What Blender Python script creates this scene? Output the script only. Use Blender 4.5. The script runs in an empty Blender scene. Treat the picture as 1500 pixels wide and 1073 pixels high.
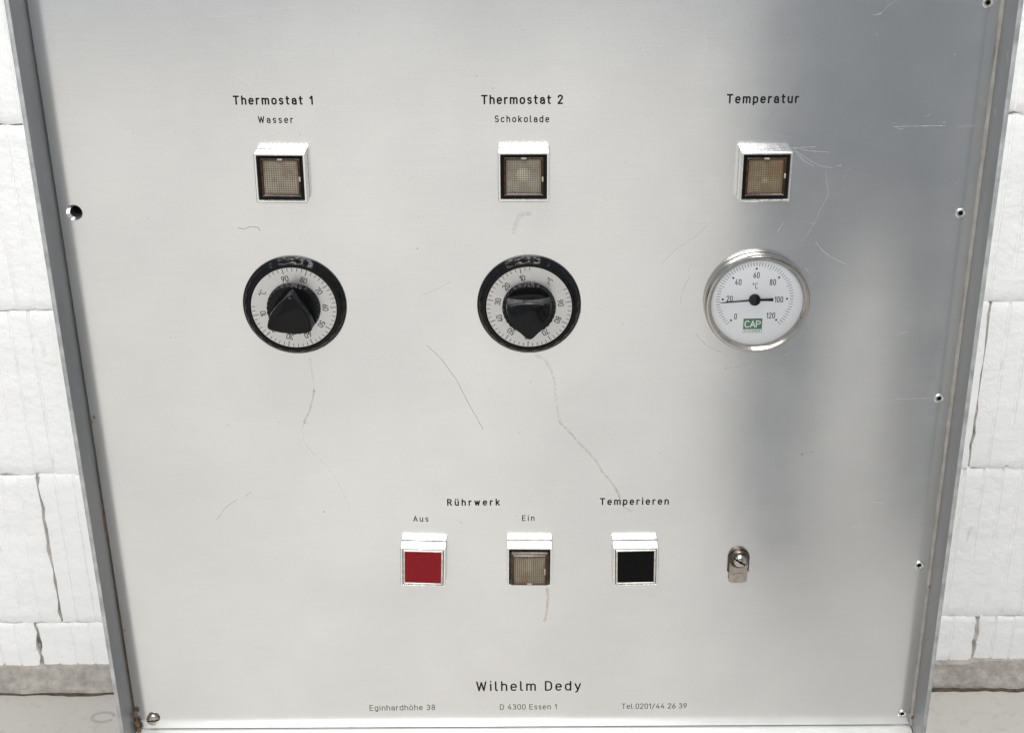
import bpy, bmesh, math, random
from mathutils import Vector, Matrix, noise
random.seed(7)
R = math.radians
S = bpy.context.scene
COL = S.collection

# ------------------------------------------------------------------ camera
CAM = Vector((0.0, -0.78, 1.275))
PITCH, YAW, ROLL, FPX = R(24.075), R(-0.8233), R(-0.8362), 2040.3
fwd = Vector((math.sin(YAW)*math.cos(PITCH), math.cos(YAW)*math.cos(PITCH), -math.sin(PITCH)))
rgt0 = Vector((math.cos(YAW), -math.sin(YAW), 0)); up0 = rgt0.cross(fwd)
rgt = rgt0*math.cos(ROLL) + up0*math.sin(ROLL); upv = -rgt0*math.sin(ROLL) + up0*math.cos(ROLL)
cd = bpy.data.cameras.new('camera'); cam = bpy.data.objects.new('camera', cd); COL.objects.link(cam)
cam.matrix_world = Matrix(((rgt.x, upv.x, -fwd.x, CAM.x), (rgt.y, upv.y, -fwd.y, CAM.y), (rgt.z, upv.z, -fwd.z, CAM.z), (0, 0, 0, 1)))
cd.sensor_fit = 'HORIZONTAL'; cd.sensor_width = 36; cd.lens = FPX/1500*36; cd.clip_start = .02; cd.clip_end = 100
S.camera = cam

def at(px, py, y=0.0):
    """the point where the sight line of a photo pixel meets the vertical plane Y = y"""
    d = rgt*((px-750)/FPX) - upv*((py-536.5)/FPX) + fwd
    return CAM + d*((y-CAM.y)/d.y)

# ------------------------------------------------------------------ world, lamps, exposure
W = bpy.data.worlds.new('World'); S.world = W; W.use_nodes = True
bg = W.node_tree.nodes['Background']; bg.inputs[0].default_value = (.88, .94, 1, 1); bg.inputs[1].default_value = .68

def lamp(name, loc, size, power, target, col=(1, .985, .96)):
    l = bpy.data.lights.new(name, 'AREA'); l.shape = 'RECTANGLE'; l.size, l.size_y = size; l.energy = power; l.color = col
    o = bpy.data.objects.new(name, l); COL.objects.link(o); o.location = loc
    o.rotation_euler = (Vector(target)-Vector(loc)).to_track_quat('-Z', 'Y').to_euler()
    return o
lamp('ceiling_lamp_hall', (-.45, -1.5, 3.3), (2.4, 1.5), 72, (-.45, -1.3, 0))
lamp('fill_lamp_far', (-.6, -5.0, 3.3), (3.0, 1.6), 285, (-.6, -5.0, 0))  # unseen fill lamp, added to brighten the far floor and the machine front
lamp('ceiling_lamp_wall', (.6, .15, 3.3), (3.2, .5), 102, (0, .5, 0))

S.view_settings.view_transform = 'Standard'; S.view_settings.look = 'None'
S.view_settings.exposure = -0.36; S.view_settings.gamma = 1
S.render.engine = 'CYCLES'

# ------------------------------------------------------------------ materials
def new_mat(name):
    m = bpy.data.materials.new(name); m.use_nodes = True
    nt = m.node_tree; return m, nt, nt.nodes['Principled BSDF']
def nd(nt, t, **kw):
    n = nt.nodes.new(t)
    for k, v in kw.items(): setattr(n, k, v)
    return n
def coords(nt, kind='Object', scale=(1, 1, 1), loc=(0, 0, 0)):
    c = nd(nt, 'ShaderNodeTexCoord'); m = nd(nt, 'ShaderNodeMapping')
    m.inputs['Scale'].default_value = scale; m.inputs['Location'].default_value = loc
    nt.links.new(c.outputs[kind], m.inputs[0]); return m.outputs[0]
def noi(nt, vec, scale, detail=4, rough=.55):
    n = nd(nt, 'ShaderNodeTexNoise'); n.inputs['Scale'].default_value = scale
    n.inputs['Detail'].default_value = detail; n.inputs['Roughness'].default_value = rough
    nt.links.new(vec, n.inputs['Vector']); return n.outputs[0]
def ramp(nt, fac, stops):
    r = nd(nt, 'ShaderNodeValToRGB'); e = r.color_ramp.elements
    while len(e) < len(stops): e.new(.5)
    for i, (p, c) in enumerate(stops):
        e[i].position = p; e[i].color = (c, c, c, 1) if isinstance(c, (int, float)) else (*c, 1)
    nt.links.new(fac, r.inputs[0]); return r.outputs[0]
def bump(nt, p, h, strength, dist, prev=None):
    b = nd(nt, 'ShaderNodeBump'); b.inputs['Strength'].default_value = strength; b.inputs['Distance'].default_value = dist
    nt.links.new(h, b.inputs['Height'])
    if prev: nt.links.new(prev, b.inputs['Normal'])
    nt.links.new(b.outputs[0], p.inputs['Normal']); return b.outputs[0]
def mix(nt, f, a, b, mode='MIX'):
    m = nd(nt, 'ShaderNodeMix', data_type='RGBA', blend_type=mode)
    def put(v, s):
        if isinstance(v, (tuple, float, int)): s.default_value = (*v, 1) if isinstance(v, tuple) else (v, v, v, 1)
        else: nt.links.new(v, s)
    if isinstance(f, (int, float)): m.inputs[0].default_value = f
    else: nt.links.new(f, m.inputs[0])
    put(a, m.inputs[6]); put(b, m.inputs[7]); return m.outputs[2]

def simple(name, col, rough=.5, metal=0., spec=.5, nscale=None, namt=.15, bstr=0., bscale=400., bdist=.0002, rvar=.0):
    m, nt, p = new_mat(name)
    p.inputs['Base Color'].default_value = (*col, 1); p.inputs['Roughness'].default_value = rough
    p.inputs['Metallic'].default_value = metal; p.inputs['Specular IOR Level'].default_value = spec
    v = coords(nt)
    if nscale:
        n = noi(nt, v, nscale)
        c = ramp(nt, n, [(.3, tuple(max(0, x*(1-namt)) for x in col)), (.7, tuple(min(1, x*(1+namt)) for x in col))])
        nt.links.new(c, p.inputs['Base Color'])
        if rvar: nt.links.new(ramp(nt, n, [(.3, rough-rvar), (.7, rough+rvar)]), p.inputs['Roughness'])
    if bstr: bump(nt, p, noi(nt, v, bscale), bstr, bdist)
    return m

def mat_panel():
    m, nt, p = new_mat('anodised_aluminium')
    v = coords(nt, 'Object'); vb = coords(nt, 'Object', (25, 25, 1800))
    brush = noi(nt, vb, 1.0, 3); cloud = noi(nt, v, 9, 5); fine = noi(nt, v, 1500, 2); patch = noi(nt, v, 38, 4)
    base = mix(nt, ramp(nt, cloud, [(.38, 0.), (.62, 1.)]), (.765, .770, .772), (.825, .830, .830))
    base = mix(nt, ramp(nt, fine, [(.35, 0.), (.65, 1.)]), base, mix(nt, 1., base, .90, 'MULTIPLY'))
    base = mix(nt, ramp(nt, brush, [(.3, 0.), (.7, 1.)]), base, mix(nt, 1., base, .955, 'MULTIPLY'))
    nt.links.new(base, p.inputs['Base Color'])
    p.inputs['Metallic'].default_value = .93
    a = ramp(nt, patch, [(.3, .165), (.7, .20)])
    nt.links.new(a, p.inputs['Roughness'])
    p.inputs['Anisotropic'].default_value = .5; p.inputs['Anisotropic Rotation'].default_value = .25
    t = nd(nt, 'ShaderNodeTangent', direction_type='UV_MAP'); nt.links.new(t.outputs[0], p.inputs['Tangent'])
    b = bump(nt, p, brush, .15, .00006)
    b = bump(nt, p, fine, .04, .00006, b)
    bump(nt, p, noi(nt, v, 6, 1), .2, .0010, b)
    return m
def mat_wall():
    m, nt, p = new_mat('white_painted_block')
    v = coords(nt, 'Object')
    n1 = noi(nt, v, 14, 6, .65); n2 = noi(nt, v, 90, 5); n3 = noi(nt, v, 5, 3)
    st = noi(nt, coords(nt, 'Object', (1, 1, .35), (3, 0, 1)), 26, 5, .7)
    base = mix(nt, ramp(nt, n3, [(.35, 0.), (.7, 1.)]), (.86, .86, .855), (.90, .90, .895))
    base = mix(nt, ramp(nt, st, [(.62, 0.), (.76, .6)]), base, (.42, .40, .36))
    nt.links.new(base, p.inputs['Base Color']); p.inputs['Roughness'].default_value = .55
    b = bump(nt, p, n1, .7, .006); b = bump(nt, p, n2, .5, .0016, b); bump(nt, p, noi(nt, v, 300, 4), .3, .0006, b)
    return m
def mat_floor():
    m, nt, p = new_mat('painted_concrete_floor')
    v = coords(nt, 'Object'); n1 = noi(nt, v, 3, 6, .6); n2 = noi(nt, v, 60, 6, .6); n3 = noi(nt, v, 700, 2)
    base = mix(nt, ramp(nt, n1, [(.3, 0.), (.7, 1.)]), (.40, .382, .358), (.46, .442, .418))
    base = mix(nt, ramp(nt, n2, [(.54, 0.), (.70, .6)]), base, (.30, .275, .25))
    base = mix(nt, ramp(nt, n3, [(.4, 0.), (.6, .25)]), base, (.55, .52, .49))
    nt.links.new(base, p.inputs['Base Color']); p.inputs['Roughness'].default_value = .5
    bump(nt, p, n2, .25, .002)
    return m
def mat_rust_steel():
    m, nt, p = new_mat('grey_frame_metal')
    v = coords(nt, 'Object', (1, 1, .5)); n = noi(nt, v, 130, 5, .65); n2 = noi(nt, v, 18, 4)
    base = mix(nt, ramp(nt, n2, [(.35, 0.), (.65, 1.)]), (.18, .185, .19), (.235, .235, .24))
    base = mix(nt, ramp(nt, n, [(.66, 0.), (.74, .7)]), base, (.42, .42, .42))
    base = mix(nt, ramp(nt, n, [(.24, .8), (.31, 0.)]), base, (.20, .17, .14))
    nt.links.new(base, p.inputs['Base Color']); p.inputs['Metallic'].default_value = .35; p.inputs['Roughness'].default_value = .42
    bump(nt, p, n, .3, .0004)
    return m
def mat_decal(name, col, opacity, rough=.7, nscale=900, lo=.35, hi=.6, metal=0.):
    """thin film: stain or scratch, broken up by noise"""
    m, nt, p = new_mat(name)
    p.inputs['Base Color'].default_value = (*col, 1); p.inputs['Roughness'].default_value = rough; p.inputs['Metallic'].default_value = metal
    n = noi(nt, coords(nt, 'Object'), nscale, 4)
    a = ramp(nt, n, [(lo, opacity*.15), (hi, opacity)])
    nt.links.new(a, p.inputs['Alpha']); return m
def mat_lens(name, tint, clear, rust):
    m, nt, p = new_mat(name)
    v = coords(nt, 'Object'); n = noi(nt, v, 170, 4, .6)
    base = mix(nt, ramp(nt, n, [(.35, 0.), (.7, 1.)]), tint, tuple(x*.62 for x in tint))
    # lines of the moulded grid are coloured darker
    sx = nd(nt, 'ShaderNodeSeparateXYZ'); nt.links.new(v, sx.inputs[0])
    lines = None
    for ax in (0, 2):
        k = nd(nt, 'ShaderNodeMath', operation='MULTIPLY'); k.inputs[1].default_value = 1/GRID; nt.links.new(sx.outputs[ax], k.inputs[0])
        f = nd(nt, 'ShaderNodeMath', operation='PINGPONG'); f.inputs[1].default_value = .5; nt.links.new(k.outputs[0], f.inputs[0])
        r = ramp(nt, f.outputs[0], [(.12, 1.), (.27, 0.)])
        lines = r if lines is None else mix(nt, 1., lines, r, 'LIGHTEN')
    base = mix(nt, mix(nt, 1., lines, .88, 'MULTIPLY'), base, (.055, .045, .03))
    r2 = noi(nt, v, 90, 3)
    base = mix(nt, ramp(nt, r2, [(.55, 0.), (.72, rust)]), base, (.20, .085, .025))
    ab = [nd(nt, 'ShaderNodeMath', operation='ABSOLUTE') for _ in (0, 1)]
    for k_, a_ in zip((0, 2), ab): nt.links.new(sx.outputs[k_], a_.inputs[0])
    mx = nd(nt, 'ShaderNodeMath', operation='MAXIMUM'); nt.links.new(ab[0].outputs[0], mx.inputs[0]); nt.links.new(ab[1].outputs[0], mx.inputs[1])
    ad = nd(nt, 'ShaderNodeMath', operation='MULTIPLY_ADD'); ad.inputs[1].default_value = .0034; nt.links.new(n, ad.inputs[0]); nt.links.new(mx.outputs[0], ad.inputs[2])
    sc_ = nd(nt, 'ShaderNodeMath', operation='MULTIPLY'); sc_.inputs[1].default_value = 80; nt.links.new(ad.outputs[0], sc_.inputs[0])
    base = mix(nt, ramp(nt, sc_.outputs[0], [(.80, 0.), (.98, .35+.6*rust)]), base, (.13, .06, .02))
    nt.links.new(base, p.inputs['Base Color']); p.inputs['Roughness'].default_value = .18
    al = mix(nt, 1., lines, clear, 'LIGHTEN'); nt.links.new(al, p.inputs['Alpha'])
    return m
def mat_glass():
    m, nt, p = new_mat('gauge_glass')
    o = nt.nodes['Material Output']; t = nd(nt, 'ShaderNodeBsdfTransparent'); g = nd(nt, 'ShaderNodeBsdfGlossy'); g.inputs['Roughness'].default_value = .03
    f = nd(nt, 'ShaderNodeFresnel'); f.inputs[0].default_value = 1.45; x = nd(nt, 'ShaderNodeMixShader')
    nt.links.new(f.outputs[0], x.inputs[0]); nt.links.new(t.outputs[0], x.inputs[1]); nt.links.new(g.outputs[0], x.inputs[2]); nt.links.new(x.outputs[0], o.inputs[0])
    nt.nodes.remove(p); return m

GRID = .00130
M = dict(
    panel=mat_panel(), wall=mat_wall(), floor=mat_floor(), frame=mat_rust_steel(),
    ink=simple('black_engraved_paint', (.008, .008, .009), .6, 0, .1, nscale=600, namt=.3),
    ink_thin=simple('dial_print', (.03, .03, .03), .6, 0, .1),
    ink_small=simple('worn_black_paint', (.03, .03, .03), .7, 0, .1, nscale=900, namt=.4),
    bezel=simple('satin_chrome', (.80, .80, .79), .24, .9, nscale=300, namt=.06, rvar=.06),
    ledge=simple('bright_ledge_aluminium', (.82, .82, .80), .4, .5, nscale=60, namt=.05),
    black=simple('black_bakelite', (.004, .004, .0045), .13, 0, .2, nscale=400, namt=.3, rvar=.05),
    frameblack=simple('black_plastic_frame', (.006, .005, .0045), .4, 0, .12),
    brown=simple('smoked_plastic_rim', (.03, .014, .007), .2, 0, .5, nscale=260, namt=.9),
    ring=simple('satin_dial_aluminium', (.60, .60, .60), .30, .95, nscale=700, namt=.04),
    chrome=simple('polished_steel', (.45, .43, .40), .19, 1, nscale=120, namt=.12, rvar=.05),
    face=simple('white_gauge_face', (.88, .89, .91), .5),
    red=simple('red_plastic', (.19, .004, .009), .38, 0, .2, nscale=500, namt=.08, bstr=.1),
    blackcap=simple('black_button_plastic', (.003, .003, .003), .4, 0, .08),
    caprim=simple('worn_cap_rim', (.62, .60, .55), .35, .6, nscale=300, namt=.2),
    green=simple('green_logo_print', (.075, .21, .12), .5), white=simple('white_print', (.85, .86, .85), .5),
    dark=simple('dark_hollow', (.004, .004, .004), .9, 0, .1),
    alu=simple('rivet_aluminium', (.72, .72, .71), .28, .9, nscale=500, namt=.2),
    steel=simple('dull_nickel', (.42, .38, .335), .30, .9, nscale=350, namt=.2, rvar=.08),
    darksteel=simple('dark_oily_steel', (.10, .085, .07), .28, .9, nscale=350, namt=.5, rvar=.08),
    sealant=simple('grey_sealant', (.27, .26, .235), .6, nscale=160, namt=.18, bstr=.5, bscale=300),
    rustline=simple('rusty_seam', (.12, .07, .038), .8, nscale=120, namt=.6, bstr=.6, bscale=300),
    mortar=simple('grey_mortar', (.34, .315, .285), .9, nscale=70, namt=.22, bstr=.9, bscale=110, bdist=.004),
    bulb=simple('lamp_bulb', (.92, .85, .66), .3), refl_tan=simple('tan_reflector', (.26, .21, .13), .5, nscale=150, namt=.35), refl_brown=simple('brown_reflector', (.20, .14, .07), .5, nscale=150, namt=.35), bulbdark=simple('sooty_lamp_bulb', (.10, .075, .04), .3),
    reflector=simple('lamp_reflector', (.50, .47, .40), .4, .3, nscale=150, namt=.35),
    clip=simple('lamp_clip', (.36, .33, .27), .35, .2, nscale=300, namt=.3),
    cloth=simple('dark_cloth', (.20, .22, .245), .9, nscale=30, namt=.2), skin=simple('skin', (.45, .27, .2), .5),
    glass=mat_glass(), body=simple('grey_cabinet_sheet', (.50, .50, .50), .4, .7, nscale=20, namt=.05),
    foot=simple('black_rubber', (.02, .02, .02), .7),
)

# ------------------------------------------------------------------ object helpers
def mesh_of(bm, smooth=False, angle=35):
    me = bpy.data.meshes.new('mesh'); bm.normal_update()
    if smooth:
        for f in bm.faces: f.smooth = True
        for e in bm.edges:
            if len(e.link_faces) == 2 and e.calc_face_angle(0) > R(angle): e.smooth = False
    bm.to_mesh(me); bm.free(); return me
def obj(name, bm, mat, parent=None, loc=(0, 0, 0), rot=(0, 0, 0), smooth=True):
    me = bm if isinstance(bm, bpy.types.Mesh) else mesh_of(bm, smooth)
    me.name = name
    if not me.materials: me.materials.append(M[mat] if isinstance(mat, str) else mat)
    o = bpy.data.objects.new(name, me); COL.objects.link(o); o.parent = parent; o.location = loc; o.rotation_euler = rot
    return o
def box(bm, x0, x1, y0, y1, z0, z1, bev=0.):
    t = bmesh.new(); bmesh.ops.create_cube(t, size=1)
    for v in t.verts: v.co = Vector(((x0+x1)/2+v.co.x*(x1-x0), (y0+y1)/2+v.co.y*(y1-y0), (z0+z1)/2+v.co.z*(z1-z0)))
    if bev: bmesh.ops.bevel(t, geom=t.edges[:], offset=bev, segments=2, affect='EDGES', profile=.5)
    me = bpy.data.meshes.new('tmp'); t.to_mesh(me); t.free(); bm.from_mesh(me); bpy.data.meshes.remove(me)
    return bm
def loops(bm, L, cap0=False, cap1=False, closed=False):
    """skin a list of closed point loops"""
    V = [[bm.verts.new(p) for p in l] for l in L]; n = len(V[0])
    for a, b in zip(V, V[1:]):
        for i in range(n): bm.faces.new((a[i], a[(i+1) % n], b[(i+1) % n], b[i]))
    if cap0: bm.faces.new(list(reversed(V[0])))
    if cap1: bm.faces.new(V[-1])
    return bm
def rsq(h, r, y, n=4, hz=None, cx=0, cz=0):
    hz = hz or h; out = []
    for qx, qz, a0 in ((1, 1, 0), (-1, 1, 90), (-1, -1, 180), (1, -1, 270)):
        for k in range(n+1):
            a = R(a0+90*k/n); out.append((cx+qx*(h-r)+r*math.cos(a), y, cz+qz*(hz-r)+r*math.sin(a)))
    return out
def circ(r, y, n=64, cx=0, cz=0, mod=None):
    return [(cx+(r+(mod(2*math.pi*i/n) if mod else 0))*math.cos(2*math.pi*i/n), y, cz+(r+(mod(2*math.pi*i/n) if mod else 0))*math.sin(2*math.pi*i/n)) for i in range(n)]
def lathe(profile, n=64, cap0=False, cap1=False):
    return loops(bmesh.new(), [circ(r, y, n) for r, y in profile], cap0, cap1)
MM = .001

# ------------------------------------------------------------------ stroke lettering
def A(cx, cy, rx, ry, a0, a1, n=10):
    return [(cx+rx*math.cos(R(a0+(a1-a0)*i/n)), cy+ry*math.sin(R(a0+(a1-a0)*i/n))) for i in range(n+1)]
X = .72
def bowl(w, h=X): return [A(w/2, h-w/2, w/2, w/2, 90, 270-90, 6)+A(w/2, w/2, w/2, w/2, 180, 360, 10)+A(w/2, h-w/2, w/2, w/2, 0, 90, 6)]
def arch(x0, w, h=X): return A(x0+w/2, h-w/2, w/2, w/2, 180, 0, 8)+[(x0+w, 0)]
G = {
 ' ': (.12, []), '.': (.06, [[(0.0, 0), (.03, 0.0)]]), '/': (.42, [[(0, -.05), (.42, 1.02)]]),
 'T': (.60, [[(0, 1), (.6, 1)], [(.3, 1), (.3, 0)]]),
 'h': (.46, [[(0, 1), (0, 0)], arch(0, .46)]),
 'e': (.48, [[(.02, .38), (.48, .38)]+A(.24, .46, .24, .26, 0, 180)+[(0, .26)]+A(.24, .25, .24, .25, 180, 315)]),
 'r': (.28, [[(0, X), (0, 0)], A(.25, .44, .25, .28, 180, 80, 6)]),
 'm': (.80, [[(0, X), (0, 0)], arch(0, .40), arch(.40, .40)]),
 'o': (.50, bowl(.50)), 's': (.40, [[(.38, .62)]+A(.2, .545, .19, .175, 50, 230)+A(.2, .18, .20, .18, 60, -140)]),
 't': (.32, [[(.12, .96), (.12, .16)]+A(.28, .16, .16, .16, 180, 270, 5), [(0, X), (.32, X)]]),
 'a': (.46, [A(.22, .48, .22, .24, 165, 0)+[(.46, .45), (.46, 0)], [(.46, .40), (.2, .40)]+A(.2, .20, .2, .20, 90, 270)+[(.32, .01), (.46, .12)]]),
 '1': (.24, [[(0, .76), (.24, 1), (.24, 0)]]),
 '2': (.48, [A(.24, .75, .24, .25, 170, -25)+[(0, 0), (.48, 0)]]),
 '3': (.48, [A(.23, .76, .22, .24, 160, -80)+[(.2, .53)], [(.2, .53)]+A(.23, .27, .25, .27, 75, -160)]),
 '4': (.52, [[(.34, 1), (0, .28), (.52, .28)], [(.38, .52), (.38, 0)]]),
 '5': (.48, [[(.45, 1), (.06, 1), (.02, .54)]+A(.23, .31, .25, .31, 125, -150)]),
 '6': (.48, [[(.36, 1), (.06, .46)]+A(.24, .28, .24, .28, 150, 510, 16)]),
 '7': (.46, [[(0, 1), (.46, 1), (.16, 0)]]),
 '8': (.48, [A(.24, .76, .21, .24, -90, 270, 14), A(.24, .26, .24, .26, 90, 450, 14)]),
 '9': (.48, [[(.12, 0), (.42, .54)]+A(.24, .72, .24, .28, -30, 330, 16)]),
 '0': (.48, [A(.24, .76, .24, .24, 90, 180, 6)+A(.24, .24, .24, .24, 180, 360, 10)+A(.24, .76, .24, .24, 0, 90, 6)]),
 'W': (.86, [[(0, 1), (.2, 0), (.43, .92), (.66, 0), (.86, 1)]]),
 'S': (.52, [A(.26, .745, .25, .255, 40, 240)+[(.3, .49)]+A(.26, .255, .26, .255, 60, -145)]),
 'c': (.44, [A(.25, .47, .25, .25, 40, 180)+A(.25, .25, .25, .25, 180, 320)]),
 'k': (.44, [[(0, 1), (0, 0)], [(.42, X), (0, .28)], [(.14, .42), (.44, 0)]]),
 'l': (.14, [[(0, 1), (0, .14)]+A(.14, .14, .14, .14, 180, 270, 5)]),
 'd': (.48, [[(.48, 1), (.48, 0)], A(.24, .48, .24, .24, 0, 180)+A(.24, .24, .24, .24, 180, 360)]),
 'p': (.48, [[(0, X), (0, -.24)], A(.24, .48, .24, .24, 180, 0)+A(.24, .24, .24, .24, 360, 180)]),
 'u': (.46, [[(.46, X), (.46, 0)], [(0, X)]+A(.23, .23, .23, .23, 180, 360)]),
 'R': (.54, [[(0, 0), (0, 1), (.28, 1)]+A(.28, .755, .25, .245, 90, -90)+[(0, .51)], [(.28, .51), (.54, 0)]]),
 'w': (.68, [[(0, X), (.16, 0), (.34, .66), (.52, 0), (.68, X)]]),
 'A': (.62, [[(0, 0), (.31, 1), (.62, 0)], [(.10, .30), (.52, .30)]]),
 'E': (.50, [[(.5, 1), (0, 1), (0, 0), (.5, 0)], [(0, .52), (.44, .52)]]),
 'i': (.06, [[(.03, X), (.03, 0)], [(.03, 1.01), (.03, 1.04)]]),
 'n': (.46, [[(0, X), (0, 0)], arch(0, .46)]),
 'D': (.56, [[(0, 0), (0, 1), (.24, 1)]+A(.24, .68, .32, .32, 90, 0, 6)+A(.24, .32, .32, .32, 0, -90, 6)+[(0, 0)]]),
 'y': (.48, [[(0, X), (.25, .06)], [(.48, X), (.2, -.14), (.08, -.24)]]),
 'g': (.48, [[(.48, X), (.48, -.06)]+A(.26, -.06, .22, .18, 0, -140), A(.24, .48, .24, .24, 0, 180)+A(.24, .24, .24, .24, 180, 360)]),
 'C': (.54, [A(.28, .72, .28, .28, 35, 180)+A(.28, .28, .28, .28, 180, 325)]),
 'P': (.52, [[(0, 0), (0, 1), (.27, 1)]+A(.27, .74, .25, .26, 90, -90)+[(0, .48)]]),
 'L': (.46, [[(0, 1), (0, 0), (.46, 0)]]), 'N': (.56, [[(0, 0), (0, 1), (.56, 0), (.56, 1)]]),
 '°': (.26, [A(.13, .87, .13, .13, 0, 360, 12)]),
}
G['ü'] = (.46, G['u'][1]+[[(.08, 1.0), (.08, 1.03)], [(.38, 1.0), (.38, 1.03)]])
G['ö'] = (.50, G['o'][1]+[[(.10, 1.0), (.10, 1.03)], [(.40, 1.0), (.40, 1.03)]])

def stroke(bm, pts, w, depth, y0=0.):
    """a raised rounded ribbon in the XZ plane, facing -Y"""
    P = []
    for p in pts:
        p = Vector((p[0], p[1]))
        if not P or (p-P[-1]).length > w*.02: P.append(p)
    if len(P) == 1: P.append(P[0]+Vector((w*.02, 0)))
    for i in range(1, len(P)-1):
        if (P[i]-P[i-1]).normalized().dot((P[i+1]-P[i]).normalized()) < .45:
            stroke(bm, P[:i+1], w, depth, y0); stroke(bm, P[i:], w, depth+1.3e-6, y0); return
    closed = len(P) > 3 and (P[0]-P[-1]).length < w*.1
    if closed: P.pop()
    n = len(P); st = []
    for i in range(n):
        a = P[i-1] if (i or closed) else None; b = P[(i+1) % n] if (i < n-1 or closed) else None
        d1 = (P[i]-a).normalized() if a is not None else None; d2 = (b-P[i]).normalized() if b is not None else None
        d1 = d1 or d2; d2 = d2 or d1
        t = d1+d2; t = t.normalized() if t.length > 1e-4 else d1
        k = min(1.6, 1/max(.3, math.sqrt(max(0., (1+d1.dot(d2))/2))))
        st.append((P[i], Vector((-t.y, t.x)), k))
    if not closed:
        d = (P[1]-P[0]).normalized(); nn = Vector((-d.y, d.x)); e = (P[-1]-P[-2]).normalized(); ne = Vector((-e.y, e.x))
        st = [(P[0]-d*w*.5, nn, .4), (P[0]-d*w*.32, nn, .8)]+st+[(P[-1]+e*w*.32, ne, .8), (P[-1]+e*w*.5, ne, .4)]
    V = []
    for c, nn, k in st:
        row = []
        for s, h in ((-.5, 0), (-.38, 1), (.38, 1), (.5, 0)):
            q = c+nn*(s*w*k); row.append(bm.verts.new((q.x, y0-depth*h, q.y)))
        V.append(row)
    m = len(V)
    for i in range(m if closed else m-1):
        a, b = V[i], V[(i+1) % m]
        for j in range(3): bm.faces.new((a[j], a[j+1], b[j+1], b[j]))
    if not closed:
        bm.faces.new(V[0][::-1]); bm.faces.new(V[-1])
def text_bm(bm, s, cap, w, width=None, track=.2, xf=None, depth=.00006, y0=0., squeeze=1.):
    """centre line text; with width the tracking is set so that it spans that width. xf maps (x, z)"""
    gl = [G[c] for c in s]; tot = sum(g[0] for g in gl)*cap*squeeze
    tr = (width-tot)/(len(s)-1) if width else track*cap
    x = 0.; k = 0
    full = tot+tr*(len(s)-1)
    for g in gl:
        for pl in g[1]:
            pts = [(x+p[0]*cap*squeeze-full/2, p[1]*cap) for p in pl]
            if xf: pts = [xf(*p) for p in pts]
            stroke(bm, pts, w, depth+k*2e-6, y0); k += 1
        x += g[0]*cap*squeeze+tr
    return bm

# ================================================================== the setting
YW = .92
fl = bmesh.new(); vs = [fl.verts.new(p) for p in ((-4, -7, 0), (4, -7, 0), (4, YW+.2, 0), (-4, YW+.2, 0))]; fl.faces.new(vs)
floor = obj('floor', fl, 'floor'); floor['kind'] = 'structure'
rm = bmesh.new(); c = at(151, 1050, 0); d = (c-CAM); c = CAM+d*(-CAM.z/d.z)
stroke(rm, [(.016*math.cos(a), .011*math.sin(a)) for a in [i*math.pi/10 for i in range(1, 19)]], .005, .0004)
mk = obj('floor_mark', rm, mat_decal('floor_mark_stain', (.40, .37, .34), .4, nscale=120, lo=.1, hi=.5), floor, (c.x, c.y, .001), (R(-90), 0, 0))

wb = box(bmesh.new(), -2.6, 2.6, YW+.007, YW+.2, -.02, 2.75)
wall = obj('wall', wb, simple('white_mortar_bed', (.42, .40, .37), .8, nscale=45, namt=.75, bstr=.6, bscale=120, bdist=.002)); wall['kind'] = 'structure'
def block(x0, x1, z0, z1, seed):
    rs = random.Random(seed); bm = bmesh.new()
    pitch = .0262; xs = [x0]; x = x0+.004; kind = [0]
    xs.append(x); kind.append(1)
    g = x0+pitch*.9
    while g < x1-.012:
        for dx, kk in ((-.0022, 1), (0, 2), (.0022, 1), (.0105, 1)):
            if g+dx < x1-.006: xs.append(g+dx); kind.append(kk)
        g += pitch
    xs += [x1-.004, x1]; kind += [1, 0]
    nz = 14; zs = [z0, z0+.004]+[z0+(z1-z0)*i/nz for i in range(1, nz)]+[z1-.004, z1]
    gd = {}; dep = [rs.uniform(.0010, .0034) if k == 2 else 0 for k in kind]
    off = rs.uniform(-.0012, .0012); tilt = rs.uniform(-.002, .002)
    V = []
    for i, x in enumerate(xs):
        col = []
        for j, z in enumerate(zs):
            edge = kind[i] == 0 or j in (0, len(zs)-1)
            nv = noise.noise(Vector((x*35, z*35, seed))); nv2 = noise.noise(Vector((x*150, z*150, seed+9)))
            y = YW+off+tilt*(x-x0)+nv*.0010+(.0016 if edge else 0)
            if kind[i] == 2: y += dep[i]*(1 if noise.noise(Vector((i, z*9, seed))) > -.25 else .2)
            zz = z+(nv2*.0026+nv*.0024 if j in (0, len(zs)-1) else 0)
            xx = x+(nv2*.0032+nv*.0026 if kind[i] == 0 else nv2*.0006)
            col.append(bm.verts.new((xx-x0, y-YW, zz-z0)))
        V.append(col)
    for i in range(len(xs)-1):
        for j in range(len(zs)-1): bm.faces.new((V[i][j], V[i+1][j], V[i+1][j+1], V[i][j+1]))
    # returns into the joint
    ring = [V[i][0] for i in range(len(xs))]+[V[-1][j] for j in range(1, len(zs))]+[V[i][-1] for i in range(len(xs)-2, -1, -1)]+[V[0][j] for j in range(len(zs)-2, 0, -1)]
    bk = [bm.verts.new((v.co.x, .02, v.co.z)) for v in ring]
    for i in range(len(ring)): k = (i+1) % len(ring); bm.faces.new((ring[k], ring[i], bk[i], bk[k]))
    return bm, (x0, YW, z0)
rowz = [-.012, .112, .356, .602, .850, 1.10, 1.35, 1.60, 1.85, 2.10, 2.35, 2.60]
jl1, jr1 = at(72, 805, YW).x, at(1427, 630, YW).x
low = [at(55, 935, YW).x, at(1427, 945, YW).x]
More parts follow.
